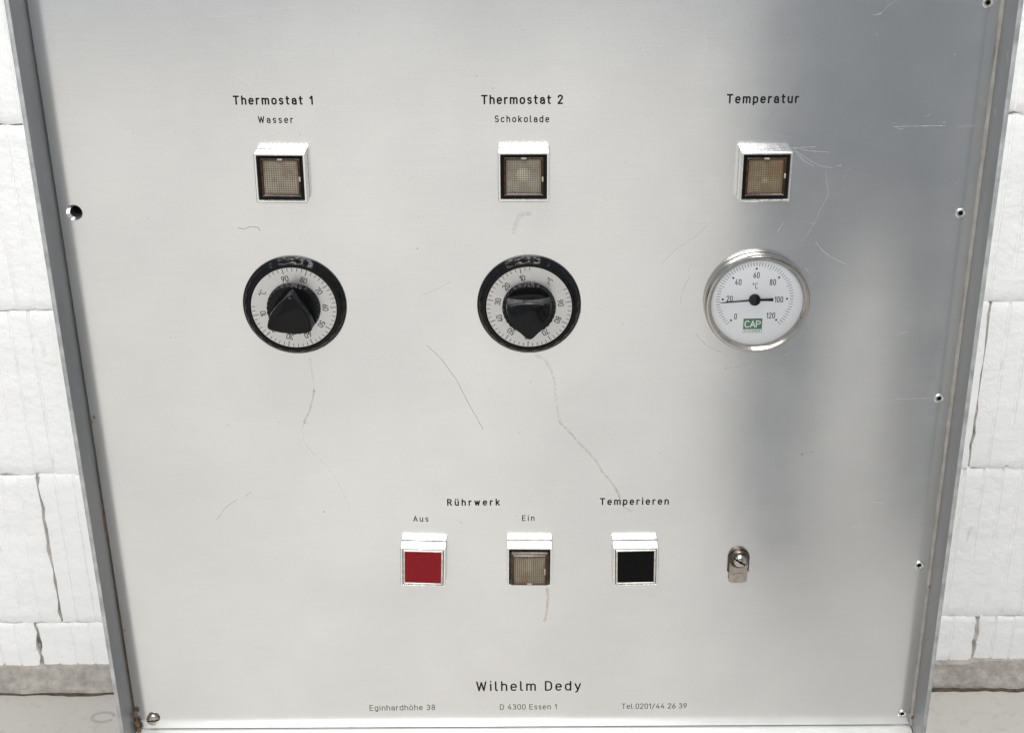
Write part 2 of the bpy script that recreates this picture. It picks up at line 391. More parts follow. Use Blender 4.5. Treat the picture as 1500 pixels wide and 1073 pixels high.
joints = [[-2.23, -1.73, -1.23, low[0], -.23, .27, low[1], 1.15, 1.65, 2.15],
          [jl1+.5*k for k in range(-3, 7)], [jr1+.5*k for k in range(-6, 4)]]
for r in range(len(rowz)-1):
    J = joints[r] if r < 3 else [(-2.05 if r % 2 else -2.3)+.5*k+.02*math.sin(r*3+k) for k in range(10)]
    z0, z1 = rowz[r], rowz[r+1]; GP = .0034 if r == 0 else .0015
    for k in range(len(J)-1):
        bm, loc = block(J[k]+GP, J[k+1]-GP, z0+.0006, z1-.0006, r*31+k)
        obj('block', bm, 'wall', wall, loc)
# rough mortar fillet along the foot of the wall
mf = bmesh.new(); prof = [(YW+.004, .040), (YW-.004, .036), (YW-.010, .020), (YW-.018, .010), (YW-.022, .001), (YW-.021, -.006)]
N = 420; V = []
for i in range(N+1):
    x = -2.4+4.8*i/N; row = []
    for j, (y, z) in enumerate(prof):
        a = noise.noise(Vector((x*22, j*1.7, 0))); b = noise.noise(Vector((x*90, j*2.1, 5)))
        row.append(mf.verts.new((x, y+(a*.004+b*.002 if j else 0), z+(a*.004+b*.0025 if j < 4 else 0))))
    V.append(row)
for i in range(N):
    for j in range(len(prof)-1): mf.faces.new((V[i][j], V[i][j+1], V[i+1][j+1], V[i+1][j]))
obj('mortar_fillet', mf, 'mortar', wall, smooth=True)
ck = bmesh.new(); V = []
for i in range(N+1):
    x = -2.4+4.8*i/N; a = noise.noise(Vector((x*22, 4*1.7, 0)))*.004+noise.noise(Vector((x*90, 4*2.1, 5)))*.002; k = max(.0, .5+1.1*noise.noise(Vector((x*14, 8, 1)))+.4*(x > 0))
    V.append([ck.verts.new((x, YW-.0215+a, .0025)), ck.verts.new((x, YW-.0222+a-.0045*k, .0012)), ck.verts.new((x, YW-.0222+a-.0046*k, .0004))])
for i in range(N):
    for j in range(2): ck.faces.new((V[i][j], V[i+1][j], V[i+1][j+1], V[i][j+1]))
obj('floor_crack', ck, simple('dirt_filled_crack', (.07, .055, .04), .95, nscale=120, namt=.5), wall)

# ================================================================== the machine
PX0, PX1, PZ0, PZ1 = -.2765, .2607, .6535, 1.300     # front panel edges
BASE = Vector(((PX0+PX1)/2, .40, 0))
mach = bpy.data.objects.new('control_cabinet', None); COL.objects.link(mach); mach.location = BASE
mach['label'] = 'grey metal machine cabinet with thermostat dials, buttons and thermometer on its aluminium front'
mach['category'] = 'machine'
def part(name, bm, mat, world=(0, 0, 0), rot=(0, 0, 0), label=None, parent=None):
    o = obj(name, bm, mat, mach, Vector(world)-BASE, rot)
    if label: o['label'] = label
    return o

# cabinet body behind the panel, on four feet
FD = .0236; FT = .003
b = bmesh.new()
box(b, PX0+.002, PX1-.002, .012, .80, .14, 1.318, .004)
part('cabinet_body', b, 'body')
for sx in (PX0+.05, PX1-.05):
    for y in (.06, .74):
        f = loops(bmesh.new(), [[(x, z, y_) for x, y_, z in circ(r, h, 24)] for r, h in ((.028, 0), (.030, .008), (.018, .02), (.014, .14))], True, True)
        bmesh.ops.recalc_face_normals(f, faces=f.faces); part('foot', f, 'foot', (sx, y, 0))
# protruding frame round the panel
def rail(x0, x1, z0, z1): return box(bmesh.new(), x0, x1, -FD, .010, z0, z1, .0005)
edge_mat = simple('worn_rail_edge', (.40, .405, .41), .38, .5, nscale=90, namt=.3, bstr=.4, bscale=200)
part('rail_edge', box(bmesh.new(), PX0-FT+.0002, PX0-.0003, -FD-.0004, -FD+.0002, .341, 1.317, .0001), edge_mat)
part('rail_edge', box(bmesh.new(), PX1+.0003, PX1+FT-.0002, -FD-.0004, -FD+.0002, .341, 1.317, .0001), edge_mat)
part('side_rail', rail(PX0-FT, PX0, .34, 1.318), 'frame', label='scuffed grey side rail')
part('side_rail', rail(PX1, PX1+FT, .34, 1.318), 'frame', label='scuffed grey side rail with pale seam')
part('top_rail', rail(PX0+.0002, PX1-.0002, 1.3012, 1.318), 'frame')
part('ledge', box(bmesh.new(), PX0+.0002, PX1-.0002, -.0105, .010, PZ0-.016, PZ0-.0012, .0006), 'ledge', label='bright bottom ledge below the panel')
part('lower_panel', box(bmesh.new(), PX0+.0004, PX1-.0004, 0, .010, .16, PZ0-.0165, .0006), 'body')

# front panel with a countersunk hole
hole = at(109, 311.5); b = bmesh.new(); uvl = b.loops.layers.uv.new('UVMap'); hs = .009
xs = [PX0+.0012, hole.x-hs, hole.x+hs, PX1-.0016]; zs = [PZ0, hole.z-hs, hole.z+hs, PZ1]
GV = [[b.verts.new((x, 0, z)) for z in zs] for x in xs]
for i in range(3):
    for j in range(3):
        if (i, j) != (1, 1): b.faces.new((GV[i][j], GV[i+1][j], GV[i+1][j+1], GV[i][j+1]))
n = 48
def sqp(k):
    a = 2*math.pi*k/n; c, s = math.cos(a), math.sin(a); m_ = max(abs(c), abs(s)); return (hole.x+hs*c/m_, 0, hole.z+hs*s/m_)
corner = {6: GV[2][2], 18: GV[1][2], 30: GV[1][1], 42: GV[2][1]}
sq = [corner.get(k) or b.verts.new(sqp(k)) for k in range(n)]
rings = [sq]+[[b.verts.new((hole.x+dx+r*math.cos(2*math.pi*k/n), y, hole.z+dz+r*math.sin(2*math.pi*k/n))) for k in range(n)]
              for r, y, dx, dz in ((.0048, 0, 0, 0), (.0046, .0003, 0, 0), (.0034, .0020, .0002, 0), (.0034, .0090, .0002, 0))]
for a, c in zip(rings, rings[1:]):
    for k in range(n): b.faces.new((a[k], a[(k+1) % n], c[(k+1) % n], c[k]))
# edge return of the sheet
o4 = [GV[0][0], GV[3][0], GV[3][3], GV[0][3]]; bk = [b.verts.new((v.co.x, .003, v.co.z)) for v in o4]
for k in range(4):
    try: b.faces.new((o4[(k+1) % 4], o4[k], bk[k], bk[(k+1) % 4]))
    except ValueError: pass
for f in b.faces:
    for l in f.loops: l[uvl].uv = (l.vert.co.x, l.vert.co.z)
bmesh.ops.recalc_face_normals(b, faces=b.faces)
b.normal_update()
if b.faces[0].normal.y > 0: bmesh.ops.reverse_faces(b, faces=b.faces)
panel = part('front_panel', b, 'panel', label='scratched satin aluminium front panel with black lettering')
def onpanel(name, bm, mat, w=(0, 0, 0), rot=(0, 0, 0), label=None):
    o = obj(name, bm, mat, panel, w, rot)
    if label: o['label'] = label
    return o
onpanel('hole_lining', loops(bmesh.new(), [circ(.0036, .0088, 24), circ(.0036, .0092, 24)], False, True), 'dark', (hole.x, 0, hole.z))

# sealant and rusty seams where panel and rails meet
def seam(name, xc, side, z0, z1, w, mat, seed):
    bm = bmesh.new(); V = []; n = 160
    for i in range(n+1):
        z = z0+(z1-z0)*i/n; k = 1+.35*noise.noise(Vector((z*40, seed, 0)))+.25*noise.noise(Vector((z*160, seed, 3)))
        if mat == 'rustline': k = max(.12, .35+1.3*noise.noise(Vector((z*30, 7, 0)))+max(0, .70-z)*14)
        V.append([bm.verts.new(p) for p in ((xc+side*.0002, -.0022*k, z), (xc-side*w*.45*k, -.0016*k, z), (xc-side*w*k, .0004, z))])
    for i in range(n):
        for j in range(2): bm.faces.new((V[i][j], V[i][j+1], V[i+1][j+1], V[i+1][j]))
    part(name, bm, mat)
seam('sealant_seam', PX1, 1, PZ0, PZ1, .0016, 'sealant', 1)
seam('rusty_seam', PX0, -1, PZ0, .86, .0006, 'rustline', 2)
for px, py, r in ((1473, 14, .0011), (198, 1046, .0030), (201, 1060, .0034), (1338, 1050, .0022), (1362, 859, .0011), (134, 617, .0014), (179, 930, .001), (203, 1068, .003)):
    p = at(px, py, -.003); bm = bmesh.new(); bmesh.ops.create_icosphere(bm, subdivisions=2, radius=r)
    for v in bm.verts: v.co *= .55*(1+.8*noise.noise(v.co*900+Vector((px, 0, 0)))); v.co.y *= .5; v.co.z *= 1.5
    part('rust_blob', bm, 'rustline', p)

# ---- lettering
def word(s, l, r_, base, top, w, mat='ink', base2=None):
    w *= MM*(1.16 if w > .7 else 1.04); base2 = base2 or base
    hw = w/2*2420
    a = at(l+hw, base-hw); c = at(r_-hw, base2-hw); t = at(l+hw, top+hw)
    cap = t.z-a.z; width = (c-a).length; ang = math.atan2(c.z-a.z, c.x-a.x)
    bm = text_bm(bmesh.new(), s, cap, w, width, depth=.00005)
    mid = (a+c)/2
    onpanel('lettering', bm, mat, (mid.x, -.00002, mid.z), (0, -ang, 0), label='black lettering '+s)
word('Thermostat 1', 341.7, 458.5, 153.6, 140.2, .82)
word('Thermostat 2', 705, 824.6, 153, 139.2, .82, base2=152.6)
word('Temperatur', 1064.2, 1169.8, 151.8, 137.9, .82, base2=151.2)
word('Wasser', 378.4, 429.6, 180.5, 170.2, .60)
word('Schokolade', 724.7, 804.5, 179.3, 169.2, .60)
word('Rührwerk', 655, 732.3, 740.6, 730.2, .76, base2=740)
word('Aus', 605.4, 627.6, 763.6, 755, .55)
word('Ein', 764.6, 783, 762.5, 754, .55)
word('Temperieren', 878.5, 979.8, 739.5, 728.8, .76, base2=738.8)
word('Wilhelm Dedy', 697.5, 851.2, 1011.8, 996.8, .95, base2=1011)
word('Eginhardhöhe 38', 541.6, 637.6, 1040.2, 1031.8, .46, 'ink_small', 1039.2)
word('D 4300 Essen 1', 732.3, 815.6, 1038.8, 1030.6, .46, 'ink_small', 1038.2)
word('Tel.0201/44 26 39', 910.4, 1006, 1037.6, 1029.6, .46, 'ink_small', 1036.8)

# ---- rivets and the slotted screw
rb = mesh_of(lathe([(.0031, -.0001), (.0030, -.0006), (.0024, -.0010), (.0016, -.0009), (.0013, -.0004), (.0012, .0004)], 32), True); rb.materials.append(M['alu'])
rc = mesh_of(lathe([(.00125, -.00012), (.0006, -.00008)], 20, False, True), True); rc.materials.append(M['dark'])
for px, py in ((1447, 4), (1407, 312), (1375.5, 583), (1346.5, 827), (1321.5, 1044)):
    p = at(px, py); o = obj('rivet', rb, None, mach, p-BASE); obj('rivet_bore', rc, None, o)
def slotted(name, p, r, h, rot, mat, parentfn, slot=.0011):
    """domed slotted head made of two halves of a dome and a sunk slot floor"""
    bm = bmesh.new(); n = 20
    for s in (1, -1):
        prev = None
        for q in range(7):
            a = q/6*math.pi/2; rr = r*math.cos(a*.86); y = -h*(.35+.65*math.sin(a))
            zc = max(slot/2, 0); row = []
            for k in range(n+1):
                t = math.pi*k/n; x = rr*math.cos(t); z = max(rr*math.sin(t), slot/2)
                row.append(bm.verts.new((x, y, s*z)))
            if prev:
                for k in range(n): bm.faces.new((prev[k], prev[k+1], row[k+1], row[k]) if s > 0 else (prev[k+1], prev[k], row[k], row[k+1]))
            else:
                base = [bm.verts.new((v.co.x, 0, v.co.z)) for v in row]
                for k in range(n): bm.faces.new((base[k], base[k+1], row[k+1], row[k]) if s > 0 else (base[k+1], base[k], row[k], row[k+1]))
            prev = row
        e = [bm.verts.new(v) for v in ((r*.97, -h*.36, s*slot/2), (-r*.97, -h*.36, s*slot/2), (-r*.55, -h*.9, s*slot/2), (r*.55, -h*.9, s*slot/2))]
        bm.faces.new(e)
    bmesh.ops.remove_doubles(bm, verts=bm.verts, dist=1e-6)
    o = parentfn(name, bm, mat, p, (0, rot, 0))
    f = box(bmesh.new(), -r*.95, r*.95, -h*.30, 0, -slot*.7, slot*.7)
    obj('slot_floor', f, 'dark', o)
    return o
slotted('slotted_screw', at(224, 1053, -.001), .0044, .0020, R(-8), 'steel', part, .0012)

# ---- square indicator lamps and push buttons
def housing(parent_label, p, rot, half, name, depth=.0093):
    H = half
    b = loops(bmesh.new(), [rsq(h, r, y) for h, r, y in ((H-.0012, .0006, -.0008), (H-.0002, .0006, -.0008), (H, .0006, -.0010), (H, .0006, -depth+.0004), (H-.0004, .0006, -depth),
                            (H-.0013, .0004, -depth), (H-.0015, .0004, -depth+.0003), (H-.0015, .0004, -.002))])
    bmesh.ops.recalc_face_normals(b, faces=b.faces)
    o = part(name, b, 'bezel', p, (0, rot, 0), parent_label)
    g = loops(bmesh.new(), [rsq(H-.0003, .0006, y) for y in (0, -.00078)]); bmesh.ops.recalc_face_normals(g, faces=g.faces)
    obj('gap_shade', g, 'dark', o); return o  # near-black ring, stands in for the shade in the gap behind the housing
def waffle(half, y, g=GRID, h=.0004):
    n = int(round(2*half/g))*2; bm = bmesh.new()
    V = [[bm.verts.new((-half+2*half*i/n, y-(h if (i % 2 and j % 2) else 0), -half+2*half*j/n)) for j in range(n+1)] for i in range(n+1)]
    for i in range(n):
        for j in range(n): bm.faces.new((V[i][j], V[i+1][j], V[i+1][j+1], V[i][j+1]))
    return bm
def lens_unit(o, half, yf, lens_mat, bulb_mat, bulb_at, bulb_r, reflector='reflector'):
    """black surround, smoked rim, moulded lens, bulb and reflector, all behind the bezel"""
    b = loops(bmesh.new(), [rsq(h, .0004, y) for h, y in ((half-.0015, yf+.0014), (.0113, yf+.0016), (.0113, yf+.006))])
    bmesh.ops.recalc_face_normals(b, faces=b.faces); obj('black_surround', b, 'frameblack', o)
    b = loops(bmesh.new(), [rsq(h, .0006, y) for h, y in ((.01125, yf+.005), (.01125, yf+.0010), (.0109, yf+.0006), (.0103, yf+.0009), (.0099, yf+.0016), (.0099, yf+.004))])
    bmesh.ops.recalc_face_normals(b, faces=b.faces); obj('lens_rim', b, 'brown', o)
    obj('lens', waffle(.0099, yf+.0014), lens_mat, o)
    obj('reflector', box(bmesh.new(), -.0102, .0102, yf+.0062, yf+.0066, -.0102, .0102), reflector, o)
    bm = bmesh.new(); bmesh.ops.create_uvsphere(bm, u_segments=24, v_segments=14, radius=bulb_r)
    for v in bm.verts: v.co.y *= .55
    obj('bulb', bm, bulb_mat, o, (bulb_at[0], yf+.0021+bulb_r*.55, bulb_at[1]))
    for cx, cz, hx, hz in ((.0, .01075, .0015, .0005), (.0108, .002*random.uniform(-1, 1), .0005, .0014)):
        obj('clip', box(bmesh.new(), cx-hx, cx+hx, yf+.0002, yf+.0014, cz-hz, cz+hz, .0002), 'clip', o)
def centre(q):   # centre of the four front corners on the plane of the bezel front
    s = Vector((0, 0, 0))
    for p in q: s += at(*p, -.0093)
    s /= 4; s.y = 0; return s
UP = [[(368.6, 224.9), (444.8, 224.9), (377.8, 296.3), (452.6, 297.7)], [(729.3, 223.2), (805, 223.9), (731, 294.3), (803.3, 295.8)], [(1087.4, 222.7), (1162.5, 224.4), (1082.5, 294.3), (1156, 296.6)]]
LO = [[(587.6, 803), (655.2, 803.6), (585.7, 855.8), (650.3, 860.7)], [(743.3, 800.4), (809.2, 801.6), (743.3, 858.8), (807.3, 859.8)], [(897.3, 802.7), (964.4, 801.9), (899.5, 858.2), (964, 856.5)]]
spec = [('indicator lamp with dark scorched bulb under the words Thermostat 1', R(1.0), mat_lens('dirty_lens', (.66, .60, .47), .48, .6), 'bulbdark', (.0004, -.001), .0064, 'reflector'),
        ('indicator lamp with pale bulb under the words Thermostat 2', R(.4), mat_lens('clear_lens', (.72, .67, .55), .38, .3), 'bulb', (-.0002, 0), .0044, 'refl_tan'),
        ('brownish indicator lamp under the word Temperatur', R(.2), mat_lens('brown_lens', (.46, .37, .24), .55, .75), 'bulb', (0, -.003), .0018, 'refl_brown')]
for q, (lab, rot, lm, bm_, ba, br, rf) in zip(UP, spec):
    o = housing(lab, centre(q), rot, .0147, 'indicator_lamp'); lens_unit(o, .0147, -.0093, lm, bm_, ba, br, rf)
def button(q, lab, rot, mat, name):
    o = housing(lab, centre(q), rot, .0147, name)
    b = loops(bmesh.new(), [rsq(h, .0004, y) for h, y in ((.01285, -.003), (.01285, -.0092), (.0126, -.0095), (.0119, -.0095), (.0117, -.0092), (.0117, -.008))])
    bmesh.ops.recalc_face_normals(b, faces=b.faces); obj('cap_rim', b, 'caprim', o)
    b = loops(bmesh.new(), [rsq(h, .0003, y) for h, y in ((.01168, -.008), (.01168, -.0090), (.0115, -.0092))], False, True)
    bmesh.ops.recalc_face_normals(b, faces=b.faces); obj('cap', b, mat, o)
    obj('button_well', box(bmesh.new(), -.0131, .0131, -.0025, -.0021, -.0131, .0131), 'dark', o)
button(LO[0], 'red square push button under the word Aus', R(2.4), 'red', 'push_button')
button(LO[2], 'black square push button under the word Temperieren', R(-.8), 'blackcap', 'push_button')
# lit push button Ein: its lens cap stands out of the bezel
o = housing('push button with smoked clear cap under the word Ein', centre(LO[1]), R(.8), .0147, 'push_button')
obj('button_well', box(bmesh.new(), -.0131, .0131, -.0025, -.0021, -.0131, .0131), 'dark', o)
b = loops(bmesh.new(), [rsq(h, .0008, y, cz=-.0006) for h, y in ((.0125, -.003), (.0123, -.0105), (.0118, -.0112), (.0112, -.0114), (.0108, -.0128), (.0103, -.0132), (.0101, -.0128), (.0101, -.010))])
bmesh.ops.recalc_face_normals(b, faces=b.faces); obj('lens_rim', b, 'brown', o)
obj('lens', waffle(.0101, 0), mat_lens('amber_lens', (.54, .44, .31), .55, .6), o, (0, -.0127, -.0006))
obj('reflector', box(bmesh.new(), -.0100, .0100, -.0082, -.0078, -.0106, .0094), 'reflector', o)
bm = bmesh.new(); bmesh.ops.create_uvsphere(bm, u_segments=20, v_segments=12, radius=.0022)
for v in bm.verts: v.co.z *= 3.2
obj('bulb', bm, 'bulb', o, (.0, -.0098, .0008))
for cx, cz, hx, hz in ((.0098, -.001, .0005, .0022), (0, -.0102, .0016, .0005)):
    obj('clip', box(bmesh.new(), cx-hx, cx+hx, -.0136, -.0128, cz-hz, cz+hz, .0002), 'clip', o)

# ---- thermostat dials
def dial(px, py, ang90, sign10, cang, gripang, label):
    """ang90: clockwise angle of 90 on the scale; values run counter-clockwise"""
    p = at(px, py); n = 208
    sc = lambda w: (lambda a: -w*(.5+.5*math.cos(26*a)))
    b = loops(bmesh.new(), [circ(r, y, n, mod=sc(w)) for r, y, w in ((.0312, 0, 0), (.0312, -.0012, 0), (.0309, -.0018, 0), (.0304, -.0021, .0002), (.0300, -.0034, .0006), (.0292, -.0047, .0007), (.0283, -.0053, .0004), (.0276, -.0055, 0), (.0264, -.0055, 0), (.0260, -.0052, 0), (.0259, -.0046, 0), (.0150, -.0043, 0))])
    bmesh.ops.recalc_face_normals(b, faces=b.faces)
    o = part('thermostat_dial', b, 'black', p, label=label)
    rg = loops(bmesh.new(), [circ(r, y, 96) for r, y in ((.02575, -.0046), (.0256, -.0049), (.0157, -.0049))]); bmesh.ops.recalc_face_normals(rg, faces=rg.faces)
    obj('scale_ring', rg, 'ring', o)
    mk = bmesh.new()
    pol = lambda r, a: (r*math.sin(R(a)), r*math.cos(R(a)))
    k = 0
    for v in range(5, 97):
        if v % 2 and v % 10: continue
        a = ang90(v); L = .0034 if v % 10 == 0 else .0020
        stroke(mk, [pol(.0254-L, a), pol(.0252, a)], .00045 if v % 10 == 0 else .00036, .00004+k*2e-7, -.0049); k += 1
    def put(s, a, r, cap, w):
        ca, sa = math.cos(R(a)), math.sin(R(a))
        xf = lambda x, z: ((z+r)*sa+x*ca, (z+r)*ca-x*sa)
        text_bm(mk, s, cap, w, None, .22, xf, .00004, -.0049)
    for v in range(10, 100, 10): put(str(v), ang90(v), .0174, .0032, .00050)
    put('°C', cang, .0188, .0033, .00042)
    obj('scale_markings', mk, 'ink_thin', o)
    fl = lambda w: (lambda a: -w*(.5+.5*math.cos(30*a)))
    kb = loops(bmesh.new(), [circ(r, y, 180, mod=fl(w)) for r, y, w in ((.0161, -.0044, 0), (.0161, -.0056, .0), (.0160, -.0062, .0005), (.0158, -.0086, .0005), (.0155, -.0092, .0003), (.0150, -.0096, 0))], False, True)
    bmesh.ops.recalc_face_normals(kb, faces=kb.faces); obj('knob', kb, 'black', o)
    # teardrop grip
    half = [(0, .0142), (.0016, .0136), (.0036, .0118), (.0067, .0086), (.0097, .0046), (.0119, .0006), (.0129, -.0032), (.0133, -.0058), (.0130, -.0074), (.0118, -.0082), (.0085, -.0090), (.0045, -.0096), (0, -.0098)]
    plan = half+[(-x, z) for x, z in reversed(half[1:-1])]
    L = []
    for y, k in ((-.0090, 1.03), (-.0110, 1.015), (-.0213, .985), (-.0222, .965), (-.0226, .92)):
        L.append([(x*k, y, z*k) for x, z in plan])
    gb = loops(bmesh.new(), L, False, True); bmesh.ops.recalc_face_normals(gb, faces=gb.faces)
    obj('grip', gb, 'black', o, rot=(0, R(gripang), 0))
    return o
dial(432.2, 446.5, lambda v: -12+33.9*(90-v)/10, 1, -62, 5, 'black thermostat dial under Thermostat 1, grip pointing up')
dial(775, 445.5, lambda v: -12-33.2*(v-10)/10, 1, 36, 179, 'black thermostat dial under Thermostat 2, grip pointing down')

# ---- dial thermometer
gp = at(1107.6, 440.5)
b = lathe([(.0312, 0), (.0316, -.0006), (.0316, -.0040), (.0312, -.0056), (.0304, -.0066), (.0294, -.0068), (.0287, -.0063), (.0281, -.0055), (.0278, -.0051), (.0275, -.0051), (.0274, -.0030), (.0274, -.0020)], 128)
bmesh.ops.recalc_face_normals(b, faces=b.faces)
ga = part('dial_thermometer', b, 'chrome', gp, label='round white thermometer with polished steel rim, needle near 18 degrees')
obj('gauge_face', loops(bmesh.new(), [circ(.0275, -.0024, 96), circ(.0260, -.0024, 96)], False, True), 'face', ga)
YF = -.0024
def gpt(cx, cy, y=YF):
    q = at(1020+cx/6.311, 355+cy/6.311, y); return (q.x-gp.x, q.z-gp.z)
tc = gpt(541, 523)
mk = bmesh.new(); pol = lambda r, a: (tc[0]+r*math.sin(R(a)), tc[1]+r*math.cos(R(a)))
for v in range(-4, 125, 2):
    a = (v-60)*2.25
    if v in (-2, -4, 122, 124): continue
    L = .0030 if v % 10 == 0 and v % 20 else .0022
    if v % 20 == 0: L = .0021
    stroke(mk, [pol(.0231-L, a), pol(.0231, a)], .00030, .00004, YF)
obj('fine_ticks', mk, simple('grey_tick_print', (.07, .07, .075), .6), ga)
mk = bmesh.new()
for v in range(0, 121, 20):
    a = (v-60)*2.25; x, z = pol(.0192, a)
    q_ = math.cos(R(a))*.00055, math.sin(R(a))*.00055
    loops(mk, [[(x+q_[0]*i+q_[1]*j, y_, z-q_[1]*i+q_[0]*j) for i, j in ((-1, -1), (1, -1), (1, 1), (-1, 1))] for y_ in (YF+.0002, YF-.00006)], False, True)
for s, cx, cy in (('0', 363, 683), ('20', 308, 520), ('40', 388, 367), ('60', 557, 302), ('80', 708, 368), ('100', 763, 527), ('120', 688, 675), ('°C', 545, 402)):
    x, z = gpt(cx, cy); cap = .0034
    text_bm(mk, s, cap, .00046 if s != '°C' else .00036, None, .26, lambda u, w, x=x, z=z: (x+u, z+w-cap/2), .00006, YF, .72)
obj('numerals', mk, 'ink', ga)
# maker's mark
x0, z1 = gpt(437, 703); x1, z0 = gpt(605, 800); zb = gpt(437, 832)[1]
obj('logo_field', box(bmesh.new(), x0, x1, YF-.00004, YF+.0002, z0, z1), 'green', ga)
mk = bmesh.new(); cap = (z1-z0)*.56
text_bm(mk, 'CAP', cap, .00072, (x1-x0)*.80, depth=.00006, y0=YF-.00005, xf=lambda u, w: ((x0+x1)/2+u, z0+(z1-z0)*.2+w), squeeze=1.15)
obj('logo_letters', mk, 'white', ga)
mk = bmesh.new()
stroke(mk, [(x0+.0001, z0), (x0+.0001, zb), (x1-.0001, zb), (x1-.0001, z0)], .00018, .00005, YF)
cap = (z0-zb)*.5
text_bm(mk, 'PLESNER', cap, .00026, (x1-x0)*.82, depth=.00006, y0=YF, xf=lambda u, w: ((x0+x1)/2+u, zb+(z0-zb)*.25+w), squeeze=1.2)
obj('logo_lower_line', mk, 'green', ga)
# needle and hub
YN = -.0038; hx, hz = gpt(543, 538, YN-.001)
tx, tz = gpt(220, 560, YN); ex, ez = gpt(712, 530, YN)
nb = bmesh.new(); d = Vector((tx-hx, tz-hz)).normalized(); nn = Vector((-d.y, d.x))
pts = [(Vector((ex, ez)), .0009), (Vector((hx, hz)), .0005), (Vector((tx, tz))-d*.004, .00034), (Vector((tx, tz)), .00008)]
V = [[nb.verts.new((p.x+nn.x*s*w, YN+yo, p.y+nn.y*s*w)) for s, yo in ((-1, 0), (1, 0), (1, .0003), (-1, .0003))] for p, w in pts]
for a, c in zip(V, V[1:]):
    for k in range(4): nb.faces.new((a[k], a[(k+1) % 4], c[(k+1) % 4], c[k]))
nb.faces.new(V[0]); nb.faces.new(V[-1][::-1]); bmesh.ops.recalc_face_normals(nb, faces=nb.faces)
obj('needle', nb, 'ink', ga)
hb = lathe([(.0034, YF), (.0034, YN-.0006), (.0031, YN-.0010)], 40, False, True); bmesh.ops.recalc_face_normals(hb, faces=hb.faces)
obj('hub', hb, 'ink', ga, (hx, 0, hz))
gl = lathe([(.0275, -.0046), (.0275, -.0049), (.0273, -.0050)], 96, False, True); bmesh.ops.recalc_face_normals(gl, faces=gl.faces)
obj('glass', gl, 'glass', ga)

# ---- small latch with slotted screw
lp = at(1081.5, 822); b = bmesh.new()
def slab(w, ztop, zbot, y0, y1, rt, rb_):
    out = []
    for k in range(17): a = math.pi*k/16; out.append((w*math.cos(a), ztop-rt+rt*math.sin(a)))
    for k in range(9): a = math.pi+math.pi*k/8; out.append((w*math.cos(a), zbot+rb_+rb_*math.sin(a)))
    bm = loops(bmesh.new(), [[(x, y, z) for x, z in out] for y in (y0, y1+.0003)]+[[(x*.97, y1, z*.985) for x, z in out]], False, True)
    bmesh.ops.recalc_face_normals(bm, faces=bm.faces); return bm
la = part('latch', slab(.0071, .0104, -.0075, 0, -.0012, .0066, .0006), 'darksteel', lp, label='small worn metal latch with slotted screw')
obj('tongue', slab(.0059, .002, -.0146, -.0012, -.0030, .002, .0012), 'steel', la)
ar = bmesh.new(); stroke(ar, [(.0033*math.cos(R(a)), -.0082+.0014*math.sin(R(a))) for a in range(30, 151, 15)], .0003, .00004, -.0030); obj('stamped_arc', ar, 'darksteel', la)
cl = lathe([(.0063, -.0012), (.0063, -.0034), (.0057, -.0042), (.0046, -.0042)], 48, False, True); bmesh.ops.recalc_face_normals(cl, faces=cl.faces)
cl.verts.ensure_lookup_table(); obj('collar', cl, 'darksteel', la, (0, 0, .0036))
def onlatch(name, bm, mat, p, rot): return obj(name, bm, mat, la, p, rot)
slotted('screw_head', (0.0004, -.0040, .0036), .0044, .0032, R(33), 'chrome', onlatch, .0012)

# ---- wear: drips, hairs and scratches on the panel
MW = .62
def mark(name, pts, w, mat, taper=True):
    P = [at(*p) for p in pts]; Q = []
    for a, c in zip(P, P[1:]):
        for k in range(4): Q.append(a.lerp(c, k/4))
    Q.append(P[-1]); c0 = Q[0].copy()
    bm = bmesh.new(); stroke(bm, [(q.x-c0.x+0, q.z-c0.z) for q in Q], w*MM*MW*(1.55 if 'drip' in name else 1), .00002)
    onpanel(name, bm, mat, (c0.x, -.00003, c0.z))
drip = mat_decal('brown_drip', (.42, .37, .32), .26, nscale=500); dripf = mat_decal('faint_drip', (.55, .52, .48), .18, nscale=500)
hair = mat_decal('dark_hairline', (.16, .15, .14), .6, nscale=900, lo=.2, hi=.5)
hairf = mat_decal('faint_hairline', (.30, .29, .28), .4, nscale=900)
bright = mat_decal('bright_scratch', (.86, .86, .86), .28, .5, nscale=700); brightf = mat_decal('faint_bright_scratch', (.84, .85, .86), .13, .5, nscale=700)
rust = mat_decal('rust_drip', (.58, .44, .28), .26, nscale=420)
mark('drip_stain', [(785, 520), (797, 526), (806, 538), (812, 556), (814, 580), (818, 610), (822, 622)], 1.7, dripf)
mark('drip_stain', [(820, 618), (832, 630), (845, 645), (860, 660), (873, 674), (882, 690), (893, 703), (904, 718), (908, 728)], 1.5, drip)
mark('drip_stain', [(902, 716), (908, 730), (914, 742), (924, 748)], 1.3, drip)
mark('drip_stain', [(454, 524), (456, 540), (459, 556), (460, 570)], .8, dripf)
mark('drip_stain', [(460, 571), (458, 585), (453, 602), (446, 617)], 1.2, drip)
mark('drip_stain', [(446, 617), (442, 630), (445, 645), (456, 660), (478, 682), (494, 703), (503, 722), (512, 745)], .55, dripf)
for p in ((460, 571), (446, 617)): mark('drip_stain', [p, (p[0]+.5, p[1]+2)], 1.7, drip)
mark('rust_drip', [(801, 862), (802.5, 874), (801, 890), (799, 905), (797, 909)], 1.7, rust)
mark('rust_drip', [(803, 862), (803.5, 870), (803, 882), (801.5, 896)], .9, rust)
mark('hair_scratch', [(626, 506), (646, 525), (668, 555), (686, 590), (708, 629)], .42, hair)
mark('hair_scratch', [(318, 760), (326, 749), (331, 742), (347, 731)], .75, hairf)
